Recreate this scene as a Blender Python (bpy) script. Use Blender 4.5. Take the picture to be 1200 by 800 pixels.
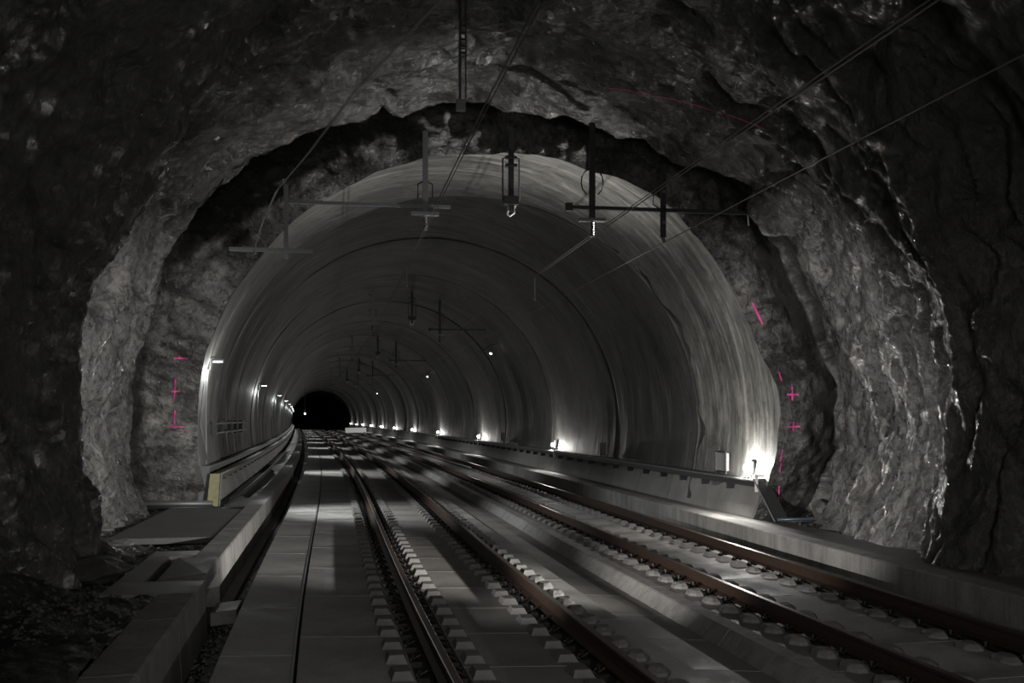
import bpy, math, random
import numpy as np
from mathutils import Vector, Matrix, Euler
R_ = random.Random(7)
for o in list(bpy.data.objects): bpy.data.objects.remove(o)
SC = bpy.context.scene; COL = SC.collection
PI = math.pi

# ------------------------------------------------------------------ camera, world, exposure, lights
CAMH = 1.919
cd = bpy.data.cameras.new('camera'); cam = bpy.data.objects.new('camera', cd); COL.objects.link(cam)
cam.location = (0, 0, CAMH); cam.rotation_euler = (PI/2, 0, 0)
cd.sensor_width = 36; cd.lens = 37.5; cd.shift_y = 90.4/1200; cd.clip_end = 1000; cd.clip_start = .05
SC.camera = cam
SC.view_settings.view_transform = 'Standard'; SC.view_settings.look = 'None'
SC.view_settings.gamma = 1; SC.view_settings.use_curve_mapping = False
SC.view_settings.exposure = 0.65
wd = bpy.data.worlds.new('world'); SC.world = wd; wd.use_nodes = True
wd.node_tree.nodes['Background'].inputs[0].default_value = (.9, .95, 1, 1)
wd.node_tree.nodes['Background'].inputs[1].default_value = .012
RIGHT_W, LEFT_W = 32.0, 26.0
RIGHT_SPOT, LEFT_SPOT = 70.0, 800.0         # watts of the wall lamps
# ------------------------------------------------------------------ the alignment of the railway
_S = np.arange(-40, 420, .25)
_k = np.interp(_S, [0, 10, 25, 45, 100, 200, 400], [.0042, .0023, -.0008, -.0005, -.0001, 0, 0]); _k[_S < 0] = 0
_T = np.cumsum(_k)*.25; _i0 = np.searchsorted(_S, 0); _T = _T-_T[_i0]-.2091
_X = np.cumsum(np.sin(_T))*.25; _Y = np.cumsum(np.cos(_T))*.25; _X -= _X[_i0]; _Y -= _Y[_i0]
def TH(s): return float(np.interp(s, _S, _T))
def WA(s, l, z):
    s = np.asarray(s, float); t = np.interp(s, _S, _T)
    s, l, z = np.broadcast_arrays(s, l, z)
    return np.stack([np.interp(s, _S, _X)+l*np.cos(t), np.interp(s, _S, _Y)-l*np.sin(t), z], -1)
def W(s, l, z): return Vector(WA(s, l, z).tolist())

# area light: unseen weak fill added behind the camera to lift the dark rock
def area(name, s, l, z, size, w, aim, col=(1, .98, .95)):
    d = bpy.data.lights.new(name, 'AREA'); d.energy = w; d.size = size; d.color = col; d.shape = 'DISK'
    o = bpy.data.objects.new(name, d); COL.objects.link(o); o.location = W(s, l, z)
    o.rotation_euler = (W(*aim)-o.location).to_track_quat('-Z', 'Y').to_euler(); return o
area('rear_fill', -4, 1.5, 1.6, 4.0, 110, (20, 4.5, 4.5))
def spot(name, loc, aim, w, cone, blend=.7, r=.08, col=(1, .98, .94)):
    d = bpy.data.lights.new(name, 'SPOT'); d.energy = w; d.spot_size = math.radians(cone); d.spot_blend = blend; d.shadow_soft_size = r; d.color = col
    o = bpy.data.objects.new(name, d); COL.objects.link(o); o.location = loc
    o.rotation_euler = (Vector(aim)-Vector(loc)).to_track_quat('-Z', 'Y').to_euler(); return o
spot('floor_fill', W(-3.5, .3, 3.6), W(11.5, 3.6, -.3), 700, 58, 1.0, .3)  # unseen spot added to brighten the near floor
# two unseen spots added beside the camera to brighten the rock walls
spot('rock_fill', W(7.5, 7.9, 1.5), W(21.0, -3.7, 1.2), 5200, 34)
spot('rock_fill', W(6.5, -3.0, 1.5), W(18.3, 9.2, 1.7), 4300, 32)

# ------------------------------------------------------------------ materials
def nt(name):
    m = bpy.data.materials.new(name); m.use_nodes = True
    t = m.node_tree; return m, t, t.nodes, t.links, t.nodes['Principled BSDF']
def noise(t, sc, det=6, ro=.6, vec=None, dist=0):
    n = t.nodes.new('ShaderNodeTexNoise'); n.inputs['Scale'].default_value = sc; n.inputs['Detail'].default_value = det
    n.inputs['Roughness'].default_value = ro; n.inputs['Distortion'].default_value = dist
    if vec is not None: t.links.new(vec, n.inputs['Vector'])
    return n
def ramp(t, src, stops):
    r = t.nodes.new('ShaderNodeValToRGB'); e = r.color_ramp.elements
    while len(e) < len(stops): e.new(.5)
    for x, (p, c) in zip(e, stops):
        x.position = p; x.color = (c, c, c, 1) if not isinstance(c, tuple) else (*c, 1)
    t.links.new(src, r.inputs[0]); return r
def coords(t, scale=(1, 1, 1), rot=(0, 0, 0), kind='Object'):
    c = t.nodes.new('ShaderNodeTexCoord'); m = t.nodes.new('ShaderNodeMapping')
    m.inputs['Scale'].default_value = scale; m.inputs['Rotation'].default_value = rot
    t.links.new(c.outputs[kind], m.inputs[0]); return m.outputs[0]
def bump(t, src, strength, dist=.02, normal=None):
    b = t.nodes.new('ShaderNodeBump'); b.inputs['Strength'].default_value = strength; b.inputs['Distance'].default_value = dist
    t.links.new(src, b.inputs['Height'])
    if normal is not None: t.links.new(normal, b.inputs['Normal'])
    return b
def mixc(t, a, b, fac, mode='MIX'):
    m = t.nodes.new('ShaderNodeMix'); m.data_type = 'RGBA'; m.blend_type = mode
    for i, v in ((6, a), (7, b)):
        if isinstance(v, tuple): m.inputs[i].default_value = (*v, 1)
        else: t.links.new(v, m.inputs[i])
    if isinstance(fac, float): m.inputs[0].default_value = fac
    else: t.links.new(fac, m.inputs[0])
    return m.outputs[2]
def g(v, w=1.0): return (v, v*(.985 if w else 1), v*(.95 if w else 1))

def simple(name, col, rough=.5, metal=0, bs=0, bsc=30, var=0):
    m, t, n, L, b = nt(name); b.inputs['Base Color'].default_value = (*col, 1)
    b.inputs['Roughness'].default_value = rough; b.inputs['Metallic'].default_value = metal
    if var or bs:
        v = coords(t); no = noise(t, bsc, 5, .6, v)
        if var:
            c = mixc(t, tuple(x*(1-var) for x in col), tuple(min(1, x*(1+var)) for x in col), no.outputs[0])
            L.new(c, b.inputs['Base Color'])
        if bs: L.new(bump(t, no.outputs[0], bs, .01).outputs[0], b.inputs['Normal'])
    return m
def concrete(name, lo, hi, rough=.8, tint=(1, .97, .92), stain=.5, bs=.35, scale=1.0, wet=0.0, streak=None):
    m, t, n, L, b = nt(name)
    v = coords(t)
    a = noise(t, 1.1*scale, 8, .65, v); f = noise(t, 38*scale, 6, .7, v)
    c = ramp(t, a.outputs[0], [(.3, tuple(lo*x for x in tint)), (.68, tuple(hi*x for x in tint))])
    sp = ramp(t, f.outputs[0], [(.35, .72), (.6, 1.0)])
    col = mixc(t, c.outputs[0], sp.outputs[0], .8, 'MULTIPLY')
    if streak:
        vs = coords(t, streak); s1 = noise(t, 1.0, 6, .7, vs)
        st = ramp(t, s1.outputs[0], [(.36, .45), (.56, 1.0)])
        col = mixc(t, col, st.outputs[0], stain, 'MULTIPLY')
    oi = t.nodes.new('ShaderNodeObjectInfo')
    rr = ramp(t, oi.outputs['Random'], [(0, .82), (1, 1.0)])
    col = mixc(t, col, rr.outputs[0], 1.0, 'MULTIPLY')
    L.new(col, b.inputs['Base Color'])
    ro = ramp(t, a.outputs[0], [(.35, max(.12, rough-wet)), (.62, rough)])
    L.new(ro.outputs[0], b.inputs['Roughness'])
    L.new(bump(t, f.outputs[0], bs, .012).outputs[0], b.inputs['Normal'])
    return m
def rock_mat():
    m, t, n, L, b = nt('wet sprayed rock')
    geo = t.nodes.new('ShaderNodeAttribute'); geo.attribute_name = 'uvrock'       # (along, around, depth) in metres
    mp = t.nodes.new('ShaderNodeMapping'); L.new(geo.outputs['Vector'], mp.inputs[0]); mp.inputs['Scale'].default_value = (1.6, .55, 1)
    pv = coords(t)
    big = noise(t, .55, 5, .6, pv); med = noise(t, 2.2, 8, .68, mp.outputs[0], .6); fm = t.nodes.new('ShaderNodeMapping'); L.new(geo.outputs['Vector'], fm.inputs[0]); fm.inputs['Scale'].default_value = (15, 7, 9); fine = noise(t, 1, 7, .68, fm.outputs[0], .4); grit = noise(t, 70, 4, .8, pv)
    vo = t.nodes.new('ShaderNodeTexVoronoi'); vo.inputs['Scale'].default_value = 5.5; L.new(mp.outputs[0], vo.inputs['Vector'])
    c1 = ramp(t, med.outputs[0], [(.28, (.035, .034, .032)), (.5, (.12, .117, .11)), (.72, (.27, .262, .245))])
    c2 = ramp(t, big.outputs[0], [(.36, .35), (.6, 1.0)])
    c3 = ramp(t, fine.outputs[0], [(.36, .35), (.62, 1.35)])
    col = mixc(t, c1.outputs[0], c2.outputs[0], 1.0, 'MULTIPLY'); col = mixc(t, col, c3.outputs[0], .85, 'MULTIPLY')
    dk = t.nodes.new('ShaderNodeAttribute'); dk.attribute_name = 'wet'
    col = mixc(t, col, (.03, .0295, .028), dk.outputs['Fac'])  # besides wetness this blend carries shade painted into near and recessed rock
    L.new(col, b.inputs['Base Color'])
    ro = ramp(t, fine.outputs[0], [(.4, .16), (.62, .5)]); wr = t.nodes.new('ShaderNodeMapRange'); L.new(dk.outputs['Fac'], wr.inputs[0]); wr.inputs[3].default_value = 1.0; wr.inputs[4].default_value = .45
    mu = t.nodes.new('ShaderNodeMath'); mu.operation = 'MULTIPLY'; L.new(ro.outputs[0], mu.inputs[0]); L.new(wr.outputs[0], mu.inputs[1]); L.new(mu.outputs[0], b.inputs['Roughness'])
    b.inputs['Specular IOR Level'].default_value = .85
    b1 = bump(t, med.outputs[0], .35, .10); b2 = bump(t, fine.outputs[0], .9, .06, b1.outputs[0]); b3 = bump(t, grit.outputs[0], .35, .014, b2.outputs[0])
    L.new(b3.outputs[0], b.inputs['Normal'])
    return m
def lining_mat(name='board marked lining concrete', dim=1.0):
    m, t, n, L, b = nt(name)
    at = t.nodes.new('ShaderNodeAttribute'); at.attribute_name = 'uvrock'
    def mp(sc):
        q = t.nodes.new('ShaderNodeMapping'); L.new(at.outputs['Vector'], q.inputs[0]); q.inputs['Scale'].default_value = sc; return q.outputs[0]
    s1 = noise(t, 1, 8, .7, mp((4.5, .35, 1)), .3); s2 = noise(t, 1, 6, .65, mp((14, .5, 1))); big = noise(t, .5, 6, .6, mp((1, .5, 1)))
    f = noise(t, 1, 6, .7, mp((30, 30, 1)))
    c = ramp(t, s1.outputs[0], [(.32, (.09, .088, .082)), (.5, (.22, .216, .2)), (.68, (.42, .41, .385))])
    mo = noise(t, 1, 8, .72, mp((2.6, 1.8, 1)), .8)
    c2 = ramp(t, s2.outputs[0], [(.36, .45), (.6, 1.08)]); c3 = ramp(t, big.outputs[0], [(.36, .45), (.62, 1.0)]); c4 = ramp(t, f.outputs[0], [(.35, .7), (.6, 1.0)]); c5 = ramp(t, mo.outputs[0], [(.36, .5), (.5, .9), (.64, 1.15)])
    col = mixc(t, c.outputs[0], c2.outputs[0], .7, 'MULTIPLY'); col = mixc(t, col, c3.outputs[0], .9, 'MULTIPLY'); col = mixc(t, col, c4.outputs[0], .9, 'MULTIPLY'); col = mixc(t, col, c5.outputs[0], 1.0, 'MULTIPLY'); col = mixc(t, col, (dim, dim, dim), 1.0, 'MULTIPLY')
    L.new(col, b.inputs['Base Color']); b.inputs['Roughness'].default_value = .62
    ro = ramp(t, s1.outputs[0], [(.3, .38), (.55, .7)]); L.new(ro.outputs[0], b.inputs['Roughness'])
    b1 = bump(t, s2.outputs[0], .35, .012); b2 = bump(t, f.outputs[0], .35, .006, b1.outputs[0]); L.new(b2.outputs[0], b.inputs['Normal'])
    return m
def dirt_mat():
    m, t, n, L, b = nt('dark wet gravel dirt'); v = coords(t)
    a = noise(t, 3, 8, .7, v); f = noise(t, 42, 8, .8, v)
    c = ramp(t, a.outputs[0], [(.35, (.018, .017, .016)), (.65, (.06, .058, .053))]); c2 = ramp(t, f.outputs[0], [(.4, .4), (.66, 1.6)])
    L.new(mixc(t, c.outputs[0], c2.outputs[0], .9, 'MULTIPLY'), b.inputs['Base Color'])
    L.new(ramp(t, f.outputs[0], [(.42, .25), (.6, .8)]).outputs[0], b.inputs['Roughness'])
    L.new(bump(t, f.outputs[0], .9, .04).outputs[0], b.inputs['Normal']); return m
def emis(name, col, st):
    m, t, n, L, b = nt(name); b.inputs['Base Color'].default_value = (*col, 1)
    b.inputs['Emission Color'].default_value = (*col, 1); b.inputs['Emission Strength'].default_value = st; return m
M = {
 'rock': rock_mat(), 'lining': lining_mat(), 'lining_dim': lining_mat('dimmed deep lining concrete', .42), 'dirt': dirt_mat(),
 'slab': concrete('slab concrete', .22, .42, .72, bs=.45, wet=.25, streak=(1.2, 1.2, 1)),
 'slab_warm': concrete('brownish slab concrete', .18, .31, .7, tint=(1, .94, .87), bs=.3, wet=.2),
 'kerb': concrete('pale kerb concrete', .2, .36, .8, bs=.35, streak=(5, 5, .6), stain=.6),
 'walk': concrete('walkway concrete', .13, .24, .6, bs=.3, wet=.25, streak=(1, 1, 1)),
 'pad': concrete('new dull concrete', .1, .15, .85, bs=.2),
 'dark_concrete': concrete('damp dark concrete', .035, .08, .6, bs=.5, wet=.2),
 'block': concrete('sleeper block concrete', .13, .22, .8, bs=.3),
 'plinth': concrete('smooth plinth concrete', .16, .3, .55, bs=.2, wet=.1),
 'joint': simple('unlit end black', (.006, .006, .006), .9),
 'trough': simple('black rubber and ballast', (.012, .012, .012), .6, 0, .8, 60, .5),
 'rust': simple('rusty rail side', (.045, .026, .018), .6, .35, .4, 18, .45),
 'steel': simple('worn rail head', (.42, .41, .4), .22, 1, 0),
 'dull_head': simple('dull rail head', (.16, .12, .1), .4, .8, 0, 9, .4),
 'clip': simple('black fastener', (.02, .019, .018), .45, .6),
 'galv': simple('galvanised steel', (.19, .2, .205), .5, .6, .1, 25, .2),
 'darkgalv': simple('dull dark steel', (.055, .056, .058), .5, .7, .1, 25, .3),
 'tray': simple('dark cable tray', (.07, .07, .072), .45, .5, .1, 20, .3),
 'yellowed': simple('yellowish weathered board', (.3, .28, .16), .7, 0, .2, 12, .4),
 'pipe': simple('blue grey pipe', (.06, .09, .12), .35, .2),
 'cable': simple('black cable', (.02, .02, .02), .5),
 'copper': simple('worn copper wire', (.09, .085, .08), .6, .4),
 'plate': simple('pale bolt plate', (.5, .5, .49), .4, .3),
 'porcelain': simple('grey glazed insulator', (.12, .12, .12), .2, 0),
 'box': simple('grey sheet cabinet', (.22, .22, .215), .5, .2, 0, 8, .1),
 'white': simple('white plastic', (.7, .7, .68), .5),
 'pink': simple('pink survey paint', (.78, .07, .33), .7, 0, 0, 40, .2),
 'stone': simple('grey broken stone', (.09, .088, .082), .6, 0, .5, 14, .5),
 'puddle': simple('still water film', (.02, .022, .03), .08, 0, .12, 6),
 'globe': emis('lit lamp globe', (1, .97, .9), 40.0), 'tube': emis('lit tube lamp', (.95, 1, .98), .7),
 'glint': emis('small pilot lamp', (1, .98, .92), 5.0), 'board_glow': emis('white board with added glow', (.8, .8, .78), .07),  # barrier board given a faint glow in place of lamplight
}
# ------------------------------------------------------------------ mesh helpers
def mesh(name, v, f, mats, smooth=False, mi=None):
    me = bpy.data.meshes.new(name); me.from_pydata([tuple(map(float, p)) for p in v], [], [tuple(map(int, q)) for q in f])
    for m in (mats if isinstance(mats, list) else [mats]): me.materials.append(M[m])
    if mi is not None: me.polygons.foreach_set('material_index', mi)
    if smooth: me.polygons.foreach_set('use_smooth', [True]*len(me.polygons))
    me.update(); return me
def link(name, me, parent=None, loc=(0, 0, 0), rz=0):
    o = bpy.data.objects.new(name, me); COL.objects.link(o); o.location = loc; o.rotation_euler = (0, 0, rz)
    if parent is not None: o.parent = parent
    return o
def tag(o, label, cat, group=None):
    o['label'] = label; o['category'] = cat
    if group: o['group'] = group
    return o
def thing(name, label, cat, loc, rz=0, group=None):
    return tag(link(name, None, None, loc, rz), label, cat, group)
def struct(o): o['kind'] = 'structure'; return o
class MB:
    """collects shapes in one mesh"""
    def __init__(s): s.v = []; s.f = []; s.m = []; s.sm = []
    def add(s, v, f, m=0):
        n = len(s.v); s.v += [tuple(p) for p in v]; s.f += [tuple(i+n for i in q) for q in f]; s.m += [m]*len(f); return s
    def box(s, x0, x1, y0, y1, z0, z1, m=0, bev=0):
        if bev:
            b = bev
            v = [(x0, y0, z0), (x1, y0, z0), (x1, y1, z0), (x0, y1, z0), (x0, y0, z1-b), (x1, y0, z1-b), (x1, y1, z1-b), (x0, y1, z1-b),
                 (x0+b, y0+b, z1), (x1-b, y0+b, z1), (x1-b, y1-b, z1), (x0+b, y1-b, z1)]
            f = [(3, 2, 1, 0), (0, 1, 5, 4), (1, 2, 6, 5), (2, 3, 7, 6), (3, 0, 4, 7), (4, 5, 9, 8), (5, 6, 10, 9), (6, 7, 11, 10), (7, 4, 8, 11), (8, 9, 10, 11)]
            return s.add(v, f, m)
        v = [(x0, y0, z0), (x1, y0, z0), (x1, y1, z0), (x0, y1, z0), (x0, y0, z1), (x1, y0, z1), (x1, y1, z1), (x0, y1, z1)]
        return s.add(v, [(3, 2, 1, 0), (4, 5, 6, 7), (0, 1, 5, 4), (1, 2, 6, 5), (2, 3, 7, 6), (3, 0, 4, 7)], m)
    def tube(s, pts, r, n=6, m=0, rr=None):
        pts = [Vector(p) for p in pts]; V = []; F = []
        for i, p in enumerate(pts):
            d = (pts[min(i+1, len(pts)-1)]-pts[max(i-1, 0)]); d = d.normalized() if d.length > 0 else Vector((0, 0, 1))
            u = d.cross(Vector((0, 0, 1)) if abs(d.z) < .95 else Vector((1, 0, 0))).normalized(); w = d.cross(u)
            q = rr[i] if rr else r
            for k in range(n): a = 2*PI*k/n; V.append(p+u*(q*math.cos(a))+w*(q*math.sin(a)))
        for i in range(len(pts)-1):
            for k in range(n): F.append((i*n+k, i*n+(k+1) % n, (i+1)*n+(k+1) % n, (i+1)*n+k))
        F.append(tuple(range(n))[::-1]); F.append(tuple((len(pts)-1)*n+k for k in range(n)))
        return s.add(V, F, m)
    def build(s, name, mats, parent=None, loc=(0, 0, 0), rz=0, smooth=False):
        return link(name, mesh(name, s.v, s.f, mats, smooth, s.m), parent, loc, rz)
def sweep_me(name, prof, ss, mats, mi=None, closed=True, origin=None, smooth=False):
    """prof: list of (l, z) swept along the alignment; vertices relative to origin"""
    ss = np.asarray(ss, float); P = np.array(prof, float); n = len(P)
    V = np.concatenate([WA(s, P[:, 0], P[:, 1]) for s in ss]); o = np.array(origin if origin is not None else W(ss[0], P[0, 0], P[0, 1])); V = V-o
    F = []; MI = []
    for i in range(len(ss)-1):
        for k in range(n if closed else n-1):
            F.append((i*n+k, i*n+(k+1) % n, (i+1)*n+(k+1) % n, (i+1)*n+k)); MI.append(mi[k] if mi else 0)
    if closed:
        F.append(tuple(range(n))[::-1]); F.append(tuple((len(ss)-1)*n+k for k in range(n))); MI += [0, 0]
    return mesh(name, V, F, mats, smooth, MI), Vector(o.tolist())
def sweep(name, prof, ss, mats, parent=None, mi=None, closed=True, smooth=False):
    me, o = sweep_me(name, prof, ss, mats, mi, closed, smooth=smooth)
    return link(name, me, parent, o if parent is None or parent.location.length == 0 else o-parent.location)
def cp(o, parent=None, loc=None, rz=None):
    c = o.copy(); COL.objects.link(c); c.parent = parent
    if loc is not None: c.location = loc
    if rz is not None: c.rotation_euler = (0, 0, rz)
    for ch in list(o.children): cp(ch, c)
    return c

# ------------------------------------------------------------------ numpy noise
def vnoise(p, seed=0):
    p = np.asarray(p, float); i = np.floor(p).astype(np.int64); f = p-i; u = f*f*f*(f*(f*6-15)+10)
    def h(a, b, c):
        x = (a*374761393+b*668265263+c*2147483647+seed*1274126177) & 0xffffffff
        x = ((x ^ (x >> 13))*1274126177) & 0xffffffff; x = x ^ (x >> 16); return (x & 0xffff)/65535.0*2-1
    r = 0
    for dx in (0, 1):
        for dy in (0, 1):
            for dz in (0, 1):
                w = (u[..., 0] if dx else 1-u[..., 0])*(u[..., 1] if dy else 1-u[..., 1])*(u[..., 2] if dz else 1-u[..., 2])
                r = r+w*h(i[..., 0]+dx, i[..., 1]+dy, i[..., 2]+dz)
    return r
def fbm(p, o=5, g_=.5, seed=0):
    r = 0; a = 1; q = np.array(p, float)
    for k in range(o): r = r+a*vnoise(q, seed+k*17); q = q*2.03+5.1; a *= g_
    return r
def ridge(p, o=4, g_=.55, seed=0):
    r = 0; a = 1; q = np.array(p, float)
    for k in range(o): r = r+a*(1-2*np.abs(vnoise(q, seed+k*31))); q = q*2.1+3.3; a *= g_
    return r
def smooth01(x): x = np.clip(x, 0, 1); return x*x*(3-2*x)

# ------------------------------------------------------------------ rock tunnel (walls and ceiling)
LC, LZ, LA, LB = 2.85, 1.75, 5.45, 5.45        # lining ellipse
def lin(phi, grow=0.0): return LC+(LA+grow)*np.cos(phi), LZ+(LB+grow)*np.sin(phi)
def s_edge(l): return 21.0-.45*(l-2.9)         # slightly skew front edge of the lining
def wob_e(a_): return .30*fbm(np.stack([a_*3.4, a_*0, a_*0+1.3], -1), 4, .6, seed=9)
def s_brow(l): return 19.9-.42*(l-2.5)         # edge of the sprayed rock in front of it
def rock_grid():
    nphi = 520
    phi = np.linspace(math.radians(206), math.radians(-26), nphi)
    c, sn = np.cos(phi), np.sin(phi)
    arc = (phi[0]-phi)*6.2
    lb = 2.55+6.35*c
    eb = s_brow(lb)+.28*fbm(np.stack([arc*.45, arc*0, arc*0+3.3], -1), 4, seed=3); ee = s_edge(LC+LA*c)+wob_e(arc/6.2)
    # rows: u<0 sprayed rock up to the brow, then recess, then rough face down to the lining
    sA = np.concatenate([np.linspace(-9, 7.5, 60)[:-1], np.linspace(7.5, 30, 500)])
    rows = []
    def base_r(s, phi_):
        k = np.clip((s-9)/9, 0, 1)
        return 5.95+.40*k, 5.65+.25*k
    P = []; UV = []; WET_SHADE = []
    nA = 330
    for j in range(nA):
        t = j/(nA-1); u = (t**.55)
        s = -9+(eb+9)*u
        a, b = base_r(s, phi)
        P.append((s, a, b, np.zeros(nphi), np.zeros(nphi)))
    for j in range(1, 46):                      # the brow curls outwards, recess, and back in to the lining
        t = j/45
        if t < .2: k = t/.2; s = eb+.10*k; out = .85*smooth01(k)
        elif t < .62: k = (t-.2)/.42; s = eb+.10+(ee-.1-eb)*k; out = .85-.1*k+0*s
        else:
            k = (t-.62)/.38; s = ee-.0+.0*k; out = None
        a, b = base_r(eb, phi)
        if out is not None: P.append((s, a+out, b+out, np.ones(nphi)*t, np.zeros(nphi)))
        else:
            aa = (a+.75)*(1-k)+(LA)*k; bb = (b+.75)*(1-k)+(LB)*k
            P.append((s, aa, bb, np.ones(nphi)*t, np.ones(nphi)*k))
    S_ = np.array([p[0] for p in P]); A_ = np.array([p[1] for p in P]); B_ = np.array([p[2] for p in P])
    Tt = np.array([p[3] for p in P]); Fk = np.array([p[4] for p in P])
    C_ = c[None, :]; N_ = sn[None, :]
    cx = 2.55*(1-Fk)+LC*Fk; cz = 2.0*(1-Fk)+LZ*Fk
    ph = np.broadcast_to(phi[None, :], S_.shape); AR = np.broadcast_to(arc[None, :], S_.shape)
    # folds run across the tunnel, leaning
    lean = S_+.10*np.sin(AR*.7)
    wp = .5*fbm(np.stack([S_*.6, AR*.5, S_*0+31], -1), 3, seed=61); q1 = np.stack([lean*1.25+wp*1.5, AR*.20, lean*0+.5], -1); q2 = np.stack([lean*1.7+wp*2.2, AR*.42+wp, lean*0+9.5], -1)
    q3 = np.stack([S_*3.4, AR*2.2, S_*0+1.2], -1); q4 = np.stack([S_*9, AR*7, S_*0+4.2], -1); q5 = np.stack([S_*.35, AR*.3, S_*0+7.7], -1)
    q6 = np.stack([S_*1.7+wp, AR*.9+wp, S_*0+19.5], -1)
    d = .20*fbm(q5, 2, seed=11)+.26*fbm(q1, 3, .5, seed=21)+.12*ridge(q2, 3, .5, seed=31)+.07*fbm(q6, 3, .55, seed=33)+.045*fbm(q3, 4, .6, seed=41)+.012*fbm(q4, 3, .6, seed=51)
    amp = np.where(Fk > 0, (1-smooth01(Fk*1.0))*.9, 1.0)
    dd = d*amp
    # bulges of bare rock close to the viewer on both sides
    left = smooth01((-C_-.35)/.5); right = smooth01((C_-.35)/.5)
    in_ = .88*np.exp(-((S_-13.6-.15*np.sin(AR*1.3))/1.25)**2)*left + .38*np.exp(-((S_-12.6)/1.2)**2)*right
    in_ = in_*(1-Tt.clip(0, 1)*0)
    flare = .35*smooth01((.9-(cz+B_*N_))/1.2)*(Tt < .01)       # foot of the wall spreads inwards
    r_off = dd+.0-in_-flare*0
    face = Fk > 0
    r_off = np.where(face, dd*.6, r_off)
    Lx = cx+(A_+r_off)*C_; Zx = cz+(B_+r_off)*N_
    Sx = S_+np.where(face, -.55*(1-Fk)**1*0-.16*np.abs(fbm(np.stack([AR*1.5, Fk*3, S_*0], -1), 4, .6, seed=71))*np.sin(np.clip(Fk, 0, 1)*PI)-.35*np.sin(Fk*PI)*.5, 0)
    Sx = Sx+np.where(face, .5*(1-Fk), 0)*1.0
    # smooth join of recess to face
    V = WA(Sx, Lx, Zx)
    wet = np.clip(.82*(1-smooth01((S_-11.4-2.4*left-2.0*right)/1.9))+.25*fbm(np.stack([S_*.5, AR*.35, S_*0+2], -1), 3, seed=81), 0, 1)  # wetness plus painted shade: near rock darkened where it should stay unlit
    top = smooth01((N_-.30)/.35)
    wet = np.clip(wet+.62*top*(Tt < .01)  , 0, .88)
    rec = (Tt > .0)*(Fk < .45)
    wet = np.where(rec, np.clip(.62+.4*fbm(np.stack([S_*1.2, AR*.8, S_*0+6], -1), 3, seed=91), 0, .92), wet)  # damp recess, also darkened in colour for the shadow behind the brow
    wet = np.where(Fk >= .45, np.clip(.15+.8*fbm(np.stack([Fk*2, AR*.9, S_*0+16], -1), 3, seed=95), 0, .8), wet)
    uv = np.stack([S_, AR, A_+r_off], -1)
    return V, uv, wet, phi
V, UVR, WET_SHADE, PHI = rock_grid()
def grid_obj(name, V, UV, WET_SHADEv, mat, parent=None):
    nr, nc = V.shape[:2]; o = V[0, nc//2].copy()
    idx = np.arange(nr*nc).reshape(nr, nc)
    F = np.stack([idx[:-1, :-1], idx[:-1, 1:], idx[1:, 1:], idx[1:, :-1]], -1).reshape(-1, 4)
    me = bpy.data.meshes.new(name); me.vertices.add(nr*nc); me.vertices.foreach_set('co', (V-o).reshape(-1))
    me.loops.add(len(F)*4); me.loops.foreach_set('vertex_index', F.reshape(-1).astype(np.int32))
    me.polygons.add(len(F)); me.polygons.foreach_set('loop_start', np.arange(0, len(F)*4, 4, dtype=np.int32))
    me.polygons.foreach_set('loop_total', np.full(len(F), 4, dtype=np.int32))
    me.update(calc_edges=True); me.materials.append(M[mat])
    me.polygons.foreach_set('use_smooth', [True]*len(F))
    a = me.attributes.new('uvrock', 'FLOAT_VECTOR', 'POINT'); a.data.foreach_set('vector', UV.reshape(-1).astype(np.float32))
    if WET_SHADEv is not None:
        w = me.attributes.new('wet', 'FLOAT', 'POINT'); w.data.foreach_set('value', WET_SHADEv.reshape(-1).astype(np.float32))
    return link(name, me, parent, tuple(o))
i1 = int(np.searchsorted(-PHI, -math.radians(135))); i2 = int(np.searchsorted(-PHI, -math.radians(45)))
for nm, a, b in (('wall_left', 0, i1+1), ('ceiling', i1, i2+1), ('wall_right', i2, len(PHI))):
    struct(grid_obj(nm, V[:, a:b], UVR[:, a:b], WET_SHADE[:, a:b], 'rock'))
# tunnel behind the camera is the same rock, closed only by darkness

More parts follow.
